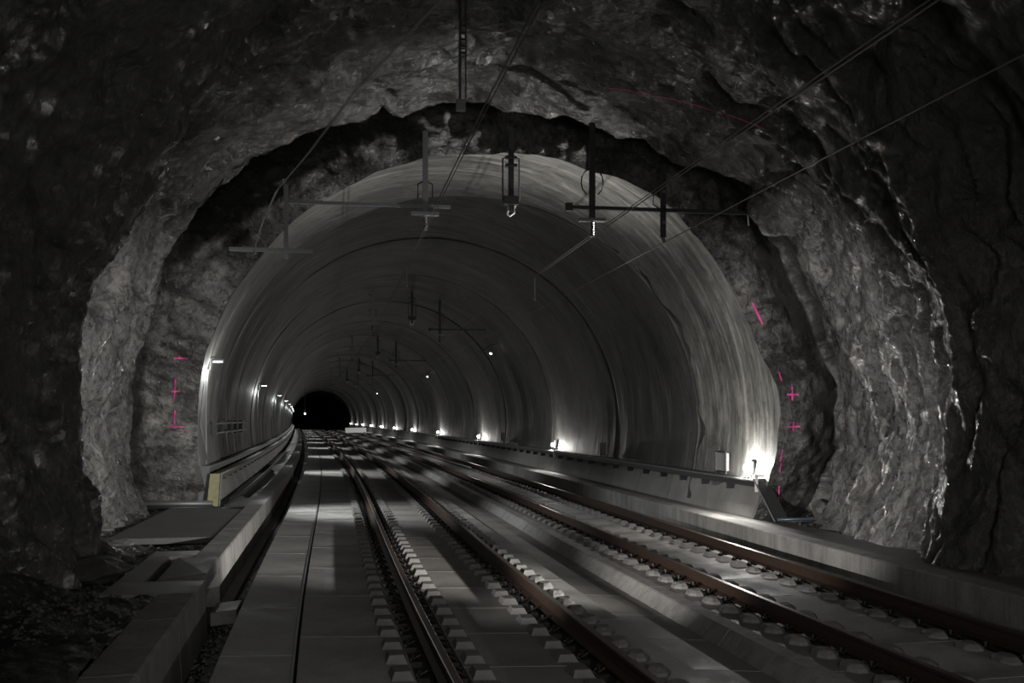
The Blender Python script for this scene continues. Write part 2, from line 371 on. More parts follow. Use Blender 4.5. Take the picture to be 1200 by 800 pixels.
# ------------------------------------------------------------------ concrete lining, one object per cast ring
lining = struct(link('wall_far', None, None, W(21, 2.85, 0)))
LL = lining.location
phiL = np.linspace(math.radians(199), math.radians(-19), 240)
cuts = [0, 4.3, 10.5, 18.5, 27.5, 37.5, 47.5, 57.5, 67.5, 77.5, 90, 102.5, 115, 127.5, 140, 152.5, 165, 180, 200, 225, 260, 340]
for k in range(len(cuts)-1):
    t = np.array([0, 0, .012, .25, .5, .75, .988, 1, 1]) ; out = np.array([.10, .03, 0, 0, 0, 0, 0, .03, .10])
    if k == 0: out[0] = out[1] = 0; t = np.array([0, .004, .012, .25, .5, .75, .988, 1, 1])
    if cuts[k+1] < 70: tt = np.linspace(.03, .97, 22); t = np.concatenate([t[:3], tt, t[-3:]]); out = np.concatenate([out[:3], tt*0, out[-3:]])
    l = LC+LA*np.cos(phiL); s0 = s_edge(l)+wob_e(math.radians(206)-phiL) if k < 1 else 21.0+cuts[k]+np.clip(-.45*(l-2.9), -9, 9)*max(0, min(1, 1.2-cuts[k]/22))
    s1 = 21.0+cuts[k+1]+(-.45*(l-2.9))*max(0, min(1, 1.2-cuts[k+1]/22))
    Sg = s0[None]+(s1-s0)[None]*t[:, None]; og = out[:, None]+0*Sg; AR = (phiL[0]-phiL)[None]*5.45+0*Sg
    wob = .018*fbm(np.stack([Sg*.6, AR*.4, Sg*0+k], -1), 4, seed=5)
    wob = wob+(.05 if k else 0); ll = LC+(LA+og+wob)*np.cos(phiL)[None]; zz = LZ+(LB+og+wob)*np.sin(phiL)[None]
    Vg = WA(Sg, ll, zz)-np.array(LL)
    grid_obj('lining_ring', Vg, np.stack([Sg, AR, Sg*0], -1), None, 'lining' if k == 0 else 'lining_dim', lining)  # deeper rings: tone change at the joint, plus albedo cut for light falloff

ev = [WA(340, LC+(LA+.3)*math.cos(a), LZ+(LB+.3)*math.sin(a)) for a in np.linspace(math.radians(210), math.radians(-30), 40)]
struct(link('dark_end_cap', mesh('dark_end_cap', np.array(ev)-ev[0], [tuple(range(40))], 'joint'), None, tuple(ev[0])))  # black cap added in place of the unlit tunnel further on
# dark damp band along the first joint of the lining
pb = np.linspace(math.radians(70), math.radians(-17), 150); lb_ = LC+LA*np.cos(pb)
c0 = 21+4.3+(-.45*(lb_-2.9))*max(0, min(1, 1.2-4.3/22)); nb_ = fbm(np.stack([pb*9, pb*0, pb*0], -1), 4, .6, seed=77)
rows_b = []
for q, e in ((0, .08), (.25, -.012), (.75, -.012), (1, .0)):
    wd_ = np.clip(.34+.28*nb_, .06, .8)*np.clip((math.radians(72)-pb)/.5, .1, 1)
    rows_b.append(WA(c0-.02-wd_*(1-q)+.04*q, LC+(LA+e+(.05 if q > .9 else 0))*np.cos(pb), LZ+(LB+e)*np.sin(pb)))
ob = grid_obj('damp_joint', np.array(rows_b)-np.array(LL), np.zeros((4, 150, 3)), None, 'dark_concrete', lining)
# ------------------------------------------------------------------ floor: bed, channel strips, slabs, kerbs
def long_s(a, b, near=1.0): 
    r = [a]
    while r[-1] < b: r.append(r[-1]+max(near, r[-1]*.035))
    r[-1] = b; return r
base, bo = sweep_me('floor', [(-6, -.8), (-3.4, -.8), (-1.2, -.62), (-.72, -.62), (7.6, -.62), (9.5, -.8), (11, -.8)], long_s(-9, 340), ['dark_concrete'], closed=False)
floor = struct(link('floor', base, None, bo)); FL = floor.location
def zA(l): return -.2-.027*(l-1.117)
def panel(name, pr, s0, s1, mat, parent=floor, gap=.012, joint=True):
    o = sweep(name, pr, [s0+gap, (s0+s1)/2, s1-gap], [mat], parent); return o
def rect(l0, l1, z0, z1, th=.2, b=.006):     # chamfered slab section, clockwise
    return [(l0, min(z0, z1)-th), (l0, z0-b), (l0+b, z0), (l1-b, z1), (l1, z1-b), (l1, min(z0, z1)-th)]
strips = [  # name, section, panel length, material, start offset
 ('slab_panel', rect(-.734, -.105, zA(-.73), zA(-.1)), 2.4, 'slab', .3),
 ('slab_panel', rect(-.06, .90, zA(-.06), zA(.9)), 2.4, 'slab', 1.1),
 ('slab_panel', rect(1.34, 2.40, zA(1.34), zA(2.4)), 1.45, 'slab_warm', .2),
 ('slab_panel', rect(2.84, 3.34, zA(2.84), zA(3.34)), 2.9, 'slab', .9),
 ('channel_panel', rect(3.352, 4.215, -.40, -.455, .12), 1.45, 'slab_warm', .6),
 ('kerb_block', [(4.22, -.6), (4.22, -.455), (4.335, -.30), (4.36, -.285), (4.56, -.292), (4.56, -.6)], 2.9, 'kerb', .3),
 ('slab_panel', rect(4.565, 4.90, -.298, -.30), 2.9, 'slab_warm', 1.3),
 ('slab_panel', rect(5.33, 6.39, -.30, -.285), 1.45, 'slab', .8),
 ('slab_panel', rect(6.83, 7.33, -.285, -.28), 2.9, 'slab_warm', .5),
]
PANEL_END = 46
for nm, pr, ln, mt, off in strips:
    s = 4.5+off; 
    while s < PANEL_END:
        panel(nm, pr, s, s+ln, mt); s += ln
    o = sweep(nm, pr, long_s(s+.01, 340, 3), [mt], floor); o['kind'] = 'stuff'; del o['kind']
# ballast troughs under the rails and the black slot
for l0, l1, z in ((.88, 1.36, -.245), (2.38, 2.86, -.285), (4.88, 5.35, -.345), (6.37, 6.85, -.33), (-.12, -.05, -.3)):
    sweep('rail_trough', [(l0, -.6), (l0, z), (l1, z), (l1, -.6)], long_s(2, 340, 2), ['trough'], floor)
# bright steel edge of the slot
sweep('slot_edge', [(-.107, -.21), (-.107, -.163), (-.085, -.163), (-.085, -.21)], long_s(4, 200, 1), ['galv'], floor)
# the right hand kerb and walkway
KR = [(7.42, -.6), (7.42, .025), (7.445, .04), (7.74, .045), (7.74, -.6)]
s = 5.2
while s < 60:
    panel('walkway_kerb', KR, s, s+5.2, 'kerb', gap=.006); s += 5.2
sweep('walkway_kerb', KR, long_s(s+.006, 340, 3), ['kerb'], floor)
walk_r = sweep('walkway', [(7.75, -.3), (7.75, .043), (8.5, .03), (8.5, -.3)], long_s(5.0, 340, 1.5), ['walk'], floor)
# left ditch side wall kerb and walkway
KL = [(-1.52, -.7), (-1.52, .095), (-1.20, .1), (-1.18, .085), (-1.15, -.7)]
s = 14.15
while s < 62:
    panel('walkway_kerb', KL, s, s+2.0, 'kerb', gap=.008); s += 2.0
sweep('walkway_kerb', KL, long_s(s+.006, 340, 3), ['kerb'], floor)
KL2 = [(-1.55, -.7), (-1.55, .09), (-1.17, .1), (-1.14, .08), (-1.10, -.7)]
s = 5.8
while s < 12: 
    panel('walkway_kerb', KL2, s, min(s+2.15, 12.28), 'kerb', gap=.008); s += 2.15
sweep('walkway', [(-2.3, -.3), (-2.3, .03), (-1.53, .06), (-1.53, -.3)], long_s(23.2, 340, 1.5), ['walk'], floor)
sweep('gutter_rail', [(-2.02, .03), (-2.02, .085), (-1.97, .085), (-1.97, .03)], long_s(23.4, 200, 1.5), ['darkgalv'], floor)
sweep('ditch_bed', [(-1.16, -.7), (-1.16, -.52), (-.735, -.5), (-.735, -.7)], long_s(3, 200, 1), ['trough'], floor)
sweep('ditch_haunch', [(-1.16, -.52), (-1.14, -.40), (-1.0, -.44), (-.98, -.52)], long_s(14.2, 120, 1), ['dark_concrete'], floor)

# plinth panels at the foot of the lining, right and left
PR = [(8.28, -.02), (8.03, .0), (8.03, .06), (8.19, .62), (8.28, .66)]
s = 19.0
while s < 70:
    panel('plinth_panel', PR, s, s+2.6, 'plinth', gap=.014); s += 2.6
sweep('plinth_panel', PR, long_s(s+.01, 330, 3), ['plinth'], floor)
PL = [(-2.55, -.02), (-2.28, .0), (-2.28, .06), (-2.42, .56), (-2.55, .6)]
s = 23.9
while s < 75:
    panel('plinth_panel', PL[::-1], s, s+2.6, 'plinth', gap=.014); s += 2.6
sweep('plinth_panel', PL[::-1], long_s(s+.01, 330, 3), ['plinth'], floor)

# ------------------------------------------------------------------ rails with sleeper blocks
def rail_prof(lc, zt):
    h = [(-.07, -.172), (-.07, -.16), (-.012, -.14), (-.01, -.045), (-.036, -.035), (-.036, -.006), (-.028, 0), (.028, 0), (.036, -.006), (.036, -.035), (.01, -.045), (.012, -.14), (.07, -.16), (.07, -.172)]
    return [(lc+a, zt+b) for a, b in h]
def block_me(name, seed):
    r = random.Random(seed); w, d, h = .095, .15, .065+r.uniform(-.006, .008)
    j = lambda a: a+r.uniform(-.008, .008)
    v = [(-w, -d, -.03), (w, -d, -.03), (w, d, -.03), (-w, d, -.03), (-w, -d, 0), (w, -d, 0), (w, d, 0), (-w, d, 0),
         (j(-w+.028), j(-d+.04), h), (j(w-.028), j(-d+.04), h), (j(w-.028), j(d-.04), h), (j(-w+.028), j(d-.04), h)]
    f = [(3, 2, 1, 0), (0, 1, 5, 4), (1, 2, 6, 5), (2, 3, 7, 6), (3, 0, 4, 7), (4, 5, 9, 8), (5, 6, 10, 9), (6, 7, 11, 10), (7, 4, 8, 11), (8, 9, 10, 11)]
    return mesh(name, v, f, 'block')
def rough_block_me(seed):
    r = random.Random(seed); n = 8; v = []; f = []
    for k in range(n):
        a = 2*PI*k/n+.39; q = r.uniform(.92, 1.08); v.append((.125*q*math.cos(a), .19*q*math.sin(a), -.03))
    for k in range(n):
        a = 2*PI*k/n+.39; q = r.uniform(.9, 1.05); v.append((.115*q*math.cos(a), .175*q*math.sin(a), .03))
    for k in range(n):
        a = 2*PI*k/n+.39; q = r.uniform(.85, 1.05); v.append((.075*q*math.cos(a), .12*q*math.sin(a), .066+r.uniform(-.006, .006)))
    for b in (0, n):
        for k in range(n): f.append((b+k, b+(k+1) % n, b+n+(k+1) % n, b+n+k))
    f.append(tuple(range(2*n, 3*n))); f.append(tuple(range(n))[::-1])
    return mesh('sleeper_block', v, f, 'block')
BM = [block_me('sleeper_block', i) for i in range(5)]; RM = [rough_block_me(i) for i in range(5)]
cm = MB(); cm.box(-.05, .05, -.075, .075, -.05, .012, bev=.01); cm.tube([(-.03, -.06, .02), (.03, -.05, .055), (.05, 0, .03), (.03, .05, .055), (-.03, .06, .02)], .012, 5)
cm.tube([(.0, 0, .0), (.0, 0, .06)], .018, 6); cm.tube([(.0, 0, .06), (0, 0, .075)], .028, 6)
CLIP = mesh('rail_clip', cm.v, cm.f, 'clip')
PITCH = .59
def make_track(label, la, za, lb, zb, zs, heads, style, s0=5.0):
    t = thing('rail_track', label, 'railway track', W(s0, (la+lb)/2, za-.2)); O = t.location
    for (l, z), hm in zip(((la, za), (lb, zb)), heads):
        mi = [0]*14; mi[6] = 1; mi[5] = 1; mi[7] = 1
        me, o = sweep_me('rail', rail_prof(l, z), long_s(-2, 340, 1), ['rust', hm], mi); link('rail', me, t, o-O)
    far = MB(); nb = 0
    s = s0+.2
    while s < 105:
        for l, z, sgn in ((la, za, -1), (la, za, 1), (lb, zb, -1), (lb, zb, 1)):
            c = W(s+R_.uniform(-.012, .012), l+sgn*.335, zs(l+sgn*.335)); rz = -TH(s)
            if s < 47:
                me = (RM if style(s, l, sgn) else BM)[R_.randrange(5)]
                b = link('sleeper_block', me, t, c-O, rz+R_.uniform(-.03, .03))
                k = link('rail_clip', CLIP, b, (-sgn*.175, 0, -.005), 0 if sgn < 0 else PI); k.rotation_euler = (0, 0, PI if sgn > 0 else 0)
                nb += 1
            else:
                a = c-O; far.box(a.x-.09, a.x+.09, a.y-.13, a.y+.13, a.z-.01, a.z+.06)
        s += PITCH
    o = far.build('sleeper_block', ['block'], t); o['kind'] = 'stuff'
    return t
make_track('left railway track with dull rusty rails running between grey slab strips', 1.117, 0, 2.617, -.04, lambda l: zA(l), ('dull_head', 'dull_head'), lambda s, l, g_: s < 14.5 and l > 2 and g_ > 0)
make_track('right railway track with bright worn rail heads beside the right hand walkway kerb', 5.113, -.129, 6.613, -.09, lambda l: -.297, ('dull_head', 'dull_head'), lambda s, l, g_: s < 15)

# ------------------------------------------------------------------ ground beside the walkways
def ground(name, s0, s1, l0, l1, zf, mat='dirt', res=.07):
    ns = int((s1-s0)/res); nl = int((l1-l0)/res)
    Sg, Lg = np.meshgrid(np.linspace(s0, s1, ns), np.linspace(l0, l1, nl), indexing='ij')
    Z = zf(Sg, Lg); Vv = WA(Sg, Lg, Z); return grid_obj(name, Vv[:, ::-1], np.stack([Sg, Lg, Z], -1), None, mat, floor) if False else Vv, Sg, Lg, Z
def smooth_pad(S_, L_): return smooth01((S_-16.95)/.15)*smooth01((22.8-S_)/.2)*smooth01((L_+3.2)/.15)
def zl(S_, L_):
    q = np.stack([S_*1.1, L_*1.1, S_*0], -1)
    z = .01+.05*fbm(q, 5, .6, seed=201)+.02*fbm(q*7, 3, .6, seed=211)
    z = z+.62*smooth01((-2.35-L_)/1.6)*np.exp(-((S_-12.3)/2.3)**2)+.16*smooth01((-3.2-L_)/1.2)
    nearfill = smooth01((12.6-S_)/1.0)                        # dirt spills over the kerb in front
    z = np.where(L_ > -2.2, z+.10*nearfill*smooth01((-1.25-L_)/.35), z+.10*nearfill)
    hole = np.exp(-(((S_-15.3)/1.0)**2+((L_+2.35)/.55)**2)); z = z-.12*hole
    z = z-(z+.06)*smooth_pad(S_, L_)
    inch = smooth01((S_-11.5)/.1)*smooth01((15.25-S_)/.1)*smooth01((L_+2.16)/.08)
    return z-(z+.3)*inch
def zr(S_, L_):
    q = np.stack([S_*1.1, L_*1.1, S_*0+9], -1)
    return -.16*smooth01((8.42-L_)/.12)+.035*fbm(q, 5, .6, seed=221)+.015*fbm(q*6, 3, .6, seed=231)+.16*smooth01((L_-8.35)/1.1)
def dirt(name, s0, s1, l0, l1, zf, res=.06):
    ns = int((s1-s0)/res); nl = int((l1-l0)/res)
    Sg, Lg = np.meshgrid(np.linspace(s0, s1, ns), np.linspace(l0, l1, nl), indexing='ij')
    Z = zf(Sg, Lg); Vv = WA(Sg, Lg, Z); o = grid_obj(name, Vv[:, ::-1]-np.array(FL), np.stack([Sg, Lg, Z], -1), None, 'dirt', floor)
    return o
dirt('dirt_verge', 3, 25.2, -5.2, -1.53, zl); dirt('dirt_verge', 3, 20.6, 7.75, 10.8, zr)
def stones(name, n, s0, s1, l0, l1, zf, smin, smax, seed):
    r = random.Random(seed); mb = MB()
    for _ in range(n):
        s = r.uniform(s0, s1); l = r.uniform(l0, l1); q = smin+(smax-smin)*r.random()**3
        z = float(zf(np.array([s]), np.array([l]))[0]); c = W(s, l, z+q*.2)
        a = r.uniform(0, 6.28); V8 = []
        for i in range(5): V8.append((c.x+q*r.uniform(.6, 1)*math.cos(a+i*1.257), c.y+q*r.uniform(.6, 1)*math.sin(a+i*1.257), c.z-q*.3+q*r.uniform(-.1, .2)))
        V8.append((c.x+q*r.uniform(-.3, .3), c.y+q*r.uniform(-.3, .3), c.z+q*r.uniform(.3, .7)))
        mb.add(V8, [(0, 1, 5), (1, 2, 5), (2, 3, 5), (3, 4, 5), (4, 0, 5)])
    o = mb.build(name, ['stone']); o['kind'] = 'stuff'; return o
tag(stones('gravel', 7000, 9, 24, -4.4, -1.58, zl, .012, .05, 1), 'dark loose gravel scattered over the dirt at the foot of the left rock wall', 'gravel')
tag(stones('gravel', 4000, 11, 20.4, 7.95, 9.9, zr, .012, .045, 2), 'dark loose gravel between the right walkway and the right rock wall', 'gravel')
tag(stones('gravel', 1600, 9, 22, -1.1, -.78, lambda a, b: a*0-.5, .012, .04, 3), 'small black stones lying in the drain ditch beside the left kerb', 'gravel')
def boulder(label, s, l, z, rx, ry, rz_, seed, name='rock_boulder', cat='rock', mat='stone'):
    import bmesh
    bm = bmesh.new(); bmesh.ops.create_icosphere(bm, subdivisions=3, radius=1)
    P = np.array([v.co[:] for v in bm.verts]); d = 1+.28*fbm(P*1.4, 4, .55, seed=seed)
    for v, q in zip(bm.verts, d): v.co = Vector((v.co.x*q*rx, v.co.y*q*ry, v.co.z*q*rz_))
    me = bpy.data.meshes.new(name); bm.to_mesh(me); bm.free(); me.materials.append(M[mat])
    return tag(link(name, me, None, W(s, l, z), seed), label, cat)
boulder('pale rounded boulder at the foot of the right rock wall beside the recess', 18.0, 9.05, .16, .3, .3, .3, 5)
boulder('flat dark stone lying in the hollow near the left rock column', 16.6, -3.0, .06, .34, .22, .10, 6)
boulder('small angular rock on the gravel between the pad and the left rock wall', 18.6, -3.5, .07, .16, .12, .09, 7)
boulder('low mound of rubble at the foot of the dark left rock column', 13.4, -2.75, .12, .5, .6, .2, 8)

# ------------------------------------------------------------------ precast pieces beside the left kerb
def slanted(name, pts_top, th, mat, label, cat):
    """pts_top: 4 corners (s, l, z)"""
    o0 = W(*pts_top[0]); v = [W(*p)-o0 for p in pts_top]+[W(*p)-o0-Vector((0, 0, th)) for p in pts_top]
    me = mesh(name, v, [(3, 2, 1, 0), (4, 5, 6, 7), (0, 1, 5, 4), (1, 2, 6, 5), (2, 3, 7, 6), (3, 0, 4, 7)], mat)
    o = link(name, me, None, o0)
    b = o.modifiers.new('bevel', 'BEVEL'); b.width = .012; b.segments = 2
    return tag(o, label, cat)
slanted('concrete_pad', [(17.15, -3.15, .075), (17.1, -1.53, .085), (22.3, -1.53, .085), (22.9, -3.05, .075)], .10, 'pad', 'flat dull concrete pad lying on the gravel left of the kerb', 'concrete slab')
ch = thing('drain_chamber', 'open U-shaped concrete drain chamber built against the left kerb', 'drain', W(12.3, -1.9, -.6), 0)
def cbox(name, s0, s1, l0, l1, z0, z1, mat, par):
    o0 = par.location; P = [(s0, l0, z0), (s0, l1, z0), (s1, l1, z0), (s1, l0, z0), (s0, l0, z1), (s0, l1, z1), (s1, l1, z1), (s1, l0, z1)]
    me = mesh(name, [W(*p)-o0 for p in P], [(3, 2, 1, 0), (4, 5, 6, 7), (0, 1, 5, 4), (1, 2, 6, 5), (2, 3, 7, 6), (3, 0, 4, 7)], mat)
    o = link(name, me, par); b = o.modifiers.new('bevel', 'BEVEL'); b.width = .01; b.segments = 1; return o
cbox('front_wall', 11.55, 12.4, -2.12, -1.145, -.6, .105, 'walk', ch)
cbox('side_wall', 12.41, 14.7, -2.12, -1.84, -.6, .105, 'walk', ch)
cbox('back_wall', 14.71, 15.2, -2.12, -1.53, -.6, .105, 'walk', ch)
cbox('chamber_floor', 12.41, 14.7, -1.83, -1.17, -.6, -.5, 'dark_concrete', ch)
slanted('cover_slab', [(13.0, -1.78, .02), (13.0, -1.2, .10), (14.3, -1.2, .13), (14.3, -1.70, .13)], .2, 'walk', 'tilted concrete cover slab lying across the open drain chamber', 'concrete slab')
slanted('concrete_block', [(12.6, -1.12, -.30), (12.6, -.82, -.27), (13.15, -.8, -.25), (13.15, -1.10, -.28)], .16, 'walk', 'small concrete block lying in the drain ditch beside the chamber', 'concrete block')
# water film on the left walkway
def water(label, s0, s1, l0, l1, seed):
    r = random.Random(seed); n = 26; sc, lc = (s0+s1)/2, (l0+l1)/2; o0 = W(sc, lc, .05); V8 = []
    for k in range(n):
        a = 2*PI*k/n; q = 1+r.uniform(-.16, .16); l = lc+(l1-l0)/2*q*math.cos(a)
        V8.append(W(sc+(s1-s0)/2*q*math.sin(a), l, .03+.03*(l+2.3)/.77+.006)-o0)
    V8 += [v-Vector((0, 0, .012)) for v in V8]
    me = mesh('puddle', V8, [tuple(range(n))]+[(k, k+n, (k+1) % n+n, (k+1) % n) for k in range(n)], 'puddle')
    return tag(link('puddle', me, None, o0), label, 'puddle')
water('long thin puddle shining bluish on the left walkway nearest the viewer', 25.5, 40, -2.28, -1.56, 1)
water('second puddle further along the left walkway beyond the long one', 43, 62, -2.28, -1.56, 2)

# ------------------------------------------------------------------ cable trays with end covers and pipes
def tray(label, side, s0, lz, ext):
    t = thing('cable_tray', label, 'cable tray', W(s0, lz[0], 0)); O = t.location
    def sw(nm, pr, a, b, mt):
        me, o = sweep_me(nm, pr, long_s(a, b, 1.3), [mt]); return link(nm, me, t, o-O)
    l0, l1, z0, z1 = lz
    sw('tray_body', [(l0, z0), (l0, z1), (l1, z1), (l1, z0)] if l0 < l1 else [(l1, z0), (l1, z1), (l0, z1), (l0, z0)], s0, 330, 'tray')
    return t, O, sw
# right
t, O, sw = tray('dark cable tray running along the right lining wall above the plinth', 1, 18.85, (8.02, 8.26, .645, .76), 0)
sw('tray_lip', [(8.0, .745), (8.0, .775), (8.04, .775), (8.04, .745)], 18.85, 330, 'galv'); sw('cable', [(8.05, .765), (8.05, .80), (8.1, .80), (8.1, .765)], 19.5, 330, 'cable'); sw('cable', [(8.13, .765), (8.13, .795), (8.17, .795), (8.17, .765)], 19.5, 330, 'cable')
s = 20.3
while s < 75:
    c = W(s, 8.1, .62)-O; MB().box(-.09, .17, -.02, .02, -.09, .03).build('tray_bracket', ['darkgalv'], t, c, -TH(s)); s += 1.45
v = [W(18.85, 7.99, .80), W(18.85, 8.27, .80), W(18.2, 8.42, .05), W(18.2, 8.14, .05)]
v = [p-O for p in v]; dn = Vector((0, .10, 0)); vv = v+[p+dn for p in v]
link('end_cover', mesh('end_cover', vv, [(0, 1, 2, 3), (7, 6, 5, 4), (0, 4, 5, 1), (1, 5, 6, 2), (2, 6, 7, 3), (3, 7, 4, 0)], 'tray'), t)
pts = [p+Vector((0, -.012, 0)) for p in (v[0], v[3])]
MB().tube(pts, .018, 5).build('cover_edge', ['galv'], t)
# left
t, O, sw = tray('double cable tray on the left lining wall starting with a yellowish end cover', -1, 23.75, (-2.52, -2.36, .76, .88), 0)
sw('tray_body', [(-2.3, .63), (-2.3, .73), (-2.1, .73), (-2.1, .63)], 23.6, 330, 'tray'); sw('tray_lip', [(-2.36, .87), (-2.36, .90), (-2.32, .90), (-2.32, .87)], 23.75, 330, 'galv')
sw('tray_lip', [(-2.12, .72), (-2.12, .745), (-2.08, .745), (-2.08, .72)], 23.6, 330, 'yellowed')
s = 24.6
while s < 75:
    c = W(s, -2.3, .6)-O; MB().box(-.2, .2, -.02, .02, -.03, .03).box(-.2, -.16, -.02, .02, -.03, .27).build('tray_bracket', ['darkgalv'], t, c, -TH(s)); s += 1.45
for (a, b, c_, d_, m_, nm) in (((23.6, -2.33), (23.6, -2.10), (23.35, -2.12), (23.35, -2.37), 'yellowed', 'end_cover'), ((23.75, -2.56), (23.75, -2.36), (23.55, -2.38), (23.55, -2.58), 'galv', 'end_cover')):
    zt = .74 if m_ == 'yellowed' else .9
    v = [W(*a, zt), W(*b, zt), W(*c_, .06), W(*d_, .06)]; v = [p-O for p in v]; vv = v+[p+Vector((0, .05, 0)) for p in v]
    o = link(nm, mesh(nm, vv, [(0, 1, 2, 3), (7, 6, 5, 4), (0, 4, 5, 1), (1, 5, 6, 2), (2, 6, 7, 3), (3, 7, 4, 0)], m_), t)
    o['label'] = 'yellowish sloping end cover' if m_ == 'yellowed' else 'grey steel end cover'
    if m_ == 'yellowed': MB().tube([v[1]+Vector((.01, -.01, 0)), v[2]+Vector((.01, -.01, 0))], .02, 5).build('cover_edge', ['galv'], t)
def pipe(label, pts, r, mat, name='pipe', cat='pipe', n=8):
    o0 = Vector(W(*pts[0])); mb = MB(); mb.tube([W(*p)-o0 for p in pts], r, n); return tag(mb.build(name, [mat], None, o0, smooth=True), label, cat)
pipe('blue grey duct lying on the ground from the right tray cover to the rock', [(18.25, 8.2, .09), (18.2, 8.7, .10), (18.05, 9.35, .13), (18.1, 9.9, .16)], .035, 'pipe')
pipe('black hose beside the blue grey duct on the right', [(18.13, 8.2, .07), (18.0, 8.7, .08), (17.9, 9.4, .12)], .02, 'cable', 'hose', 'hose')
pipe('thick grey pipe lying on the ground from the left rock to the left tray cover', [(23.4, -4.1, .14), (23.35, -3.2, .13), (23.3, -2.25, .13)], .06, 'galv')
pipe('black hose lying in front of the thick grey pipe on the left', [(23.15, -4.0, .06), (23.1, -3.2, .07), (23.15, -2.2, .06)], .035, 'cable', 'hose', 'hose')

# ------------------------------------------------------------------ wall lamps (each builder brings its own light)
def bulb(name, loc, w, r=.05, col=(1, .97, .92)):
    d = bpy.data.lights.new(name, 'POINT'); d.energy = w; d.shadow_soft_size = r; d.color = col
    o = bpy.data.objects.new(name, d); COL.objects.link(o); o.location = loc; return o
ORD = ['nearest', 'second', 'third', 'fourth', 'fifth', 'sixth', 'seventh', 'eighth', 'ninth', 'tenth', 'eleventh', 'twelfth']
gb = MB()
for i in range(5):
    pass
def globe_me(r=.07):
    import bmesh
    bm = bmesh.new(); bmesh.ops.create_icosphere(bm, subdivisions=2, radius=r); me = bpy.data.meshes.new('lamp_globe'); bm.to_mesh(me); bm.free()
    me.materials.append(M['globe']); me.polygons.foreach_set('use_smooth', [True]*len(me.polygons)); return me
GLOBE = globe_me()
def wall_lamp(s, i, w):
    l = 8.17; c = W(s, l, .98)
    t = thing('wall_lamp', f'{ORD[i]} bright bulkhead lamp above the right cable tray', 'lamp', c, -TH(s), 'lamps on the right wall')
    MB().box(.03, .07, -.10, .10, -.12, .12).build('back_plate', ['box'], t)
    link('lamp_globe', GLOBE, t, (-.03, 0, 0))
    cg = MB()
    for a in (-.05, .05): cg.tube([(.03, a, -.1), (-.09, a*.7, -.06), (-.11, a*.6, 0), (-.09, a*.7, .06), (.03, a, .1)], .005, 4)
    cg.build('wire_guard', ['darkgalv'], t)
    MB().tube([(.04, .0, -.12), (.04, .0, -.24)], .012, 5).build('lamp_cable', ['cable'], t)
    MB().box(-.17, -.13, -.75, -.69, -.42, -.10).box(-.17, .0, -.75, -.69, -.14, -.10).build('clamp', ['white'], t)
    bulb('lamp_light', W(s, l-.17, .98), w*(3.5 if i == 0 else 2)); spot('lamp_beam', W(s, l-.2, 1.0), W(s+(1.2 if i == 0 else 0), 3.2, 6.6 if i == 0 else 4.6), RIGHT_SPOT*(26 if i == 0 else .8), 62 if i == 0 else 100, 1.0)
for i in range(11): wall_lamp(19.5+18.1*i, i, RIGHT_W)
def tube_lamp(s, i, w):
    l = -2.38; c = W(s, l, 3.12)
    t = thing('tube_lamp', f'{ORD[i]} short tube lamp on a bracket high on the left wall', 'lamp', c, -TH(s), 'lamps on the left wall')
    MB().box(-.08, -.02, -.06, .06, -.12, .16).build('back_plate', ['box'], t)
    MB().tube([(-.04, 0, .12), (.06, 0, .16), (.16, 0, .13)], .015, 6).build('bracket', ['galv'], t)
    MB().box(.02, .27, -.04, .04, .07, .11).build('lamp_housing', ['galv'], t)
    MB().tube([(.05, 0, .05), (.25, 0, .05)], .018, 8).build('lamp_tube', ['tube'], t)
    MB().tube([(-.07, .03, -.1), (-.12, .03, -1.0), (-.10, .03, -2.2)], .016, 6).build('conduit', ['galv'], t)
    bulb('lamp_light', W(s, l+.17, 2.86), w, .06, (.97, 1, .99)); spot('lamp_beam', W(s, l+.25, 3.0), W(s, 1.6, 0), LEFT_SPOT, 80, 1.0, .06, (.97, 1, .99))
for i in range(11): tube_lamp(24.2+17.6*i, i, LEFT_W)

# cabinets on the right wall
def cabinet(label, s, l, z, w, h):
    t = thing('wall_cabinet', label, 'cabinet', W(s, l, z), -TH(s)-.0); a = w/2
    MB().box(-.03, .03, -a, a, 0, h, bev=.004).build('cabinet_box', ['box'], t)
    f = MB()
    for y in (-a-.02, a+.02): f.tube([(-.04, y, -.16), (-.04, y, h+.02)], .014, 5)
    f.tube([(-.04, -a-.02, h+.02), (-.04, a+.02, h+.02)], .014, 5); f.tube([(-.04, -a-.02, -.03), (-.04, a+.02, -.03)], .014, 5); f.tube([(-.04, .1, h+.02), (-.04, .1, h+.12)], .01, 5)
    f.build('frame', ['darkgalv'], t); return t
cabinet('grey panel in a dark tube frame standing on the right tray beside the nearest lamp', 20.9, 8.16, .86, .55, .36)
cabinet('small grey panel in a frame on the right tray, further off in the dark', 30.6, 8.18, .86, .5, .34)
cabinet('distant small framed panel beside the third right lamp', 48.5, 8.2, .9, .6, .36)
# cable rack on the left wall
t = thing('cable_rack', 'dark two bar cable rack with brackets on the left lining wall', 'cable rack', W(26, -2.55, 1.75))
O = t.location
for z in (1.55, 1.78):
    me, o = sweep_me('rack_bar', [(-2.52, z), (-2.52, z+.05), (-2.46, z+.05), (-2.46, z)], long_s(26, 35, 1.4), ['darkgalv']); link('rack_bar', me, t, o-O)
for k in range(5):
    s = 26+k*1.9; MB().box(-.05, .05, -.02, .02, -.24, .12).build('rack_bracket', ['darkgalv'], t, W(s, -2.5, 1.75)-O, -TH(s))
pipe('vertical pale conduit on the left lining wall below the nearest tube lamp', [(24.05, -2.42, .9), (24.05, -2.585, 1.8), (24.05, -2.50, 2.9), (24.05, -2.25, 3.8)], .014, 'galv', 'conduit', 'conduit')

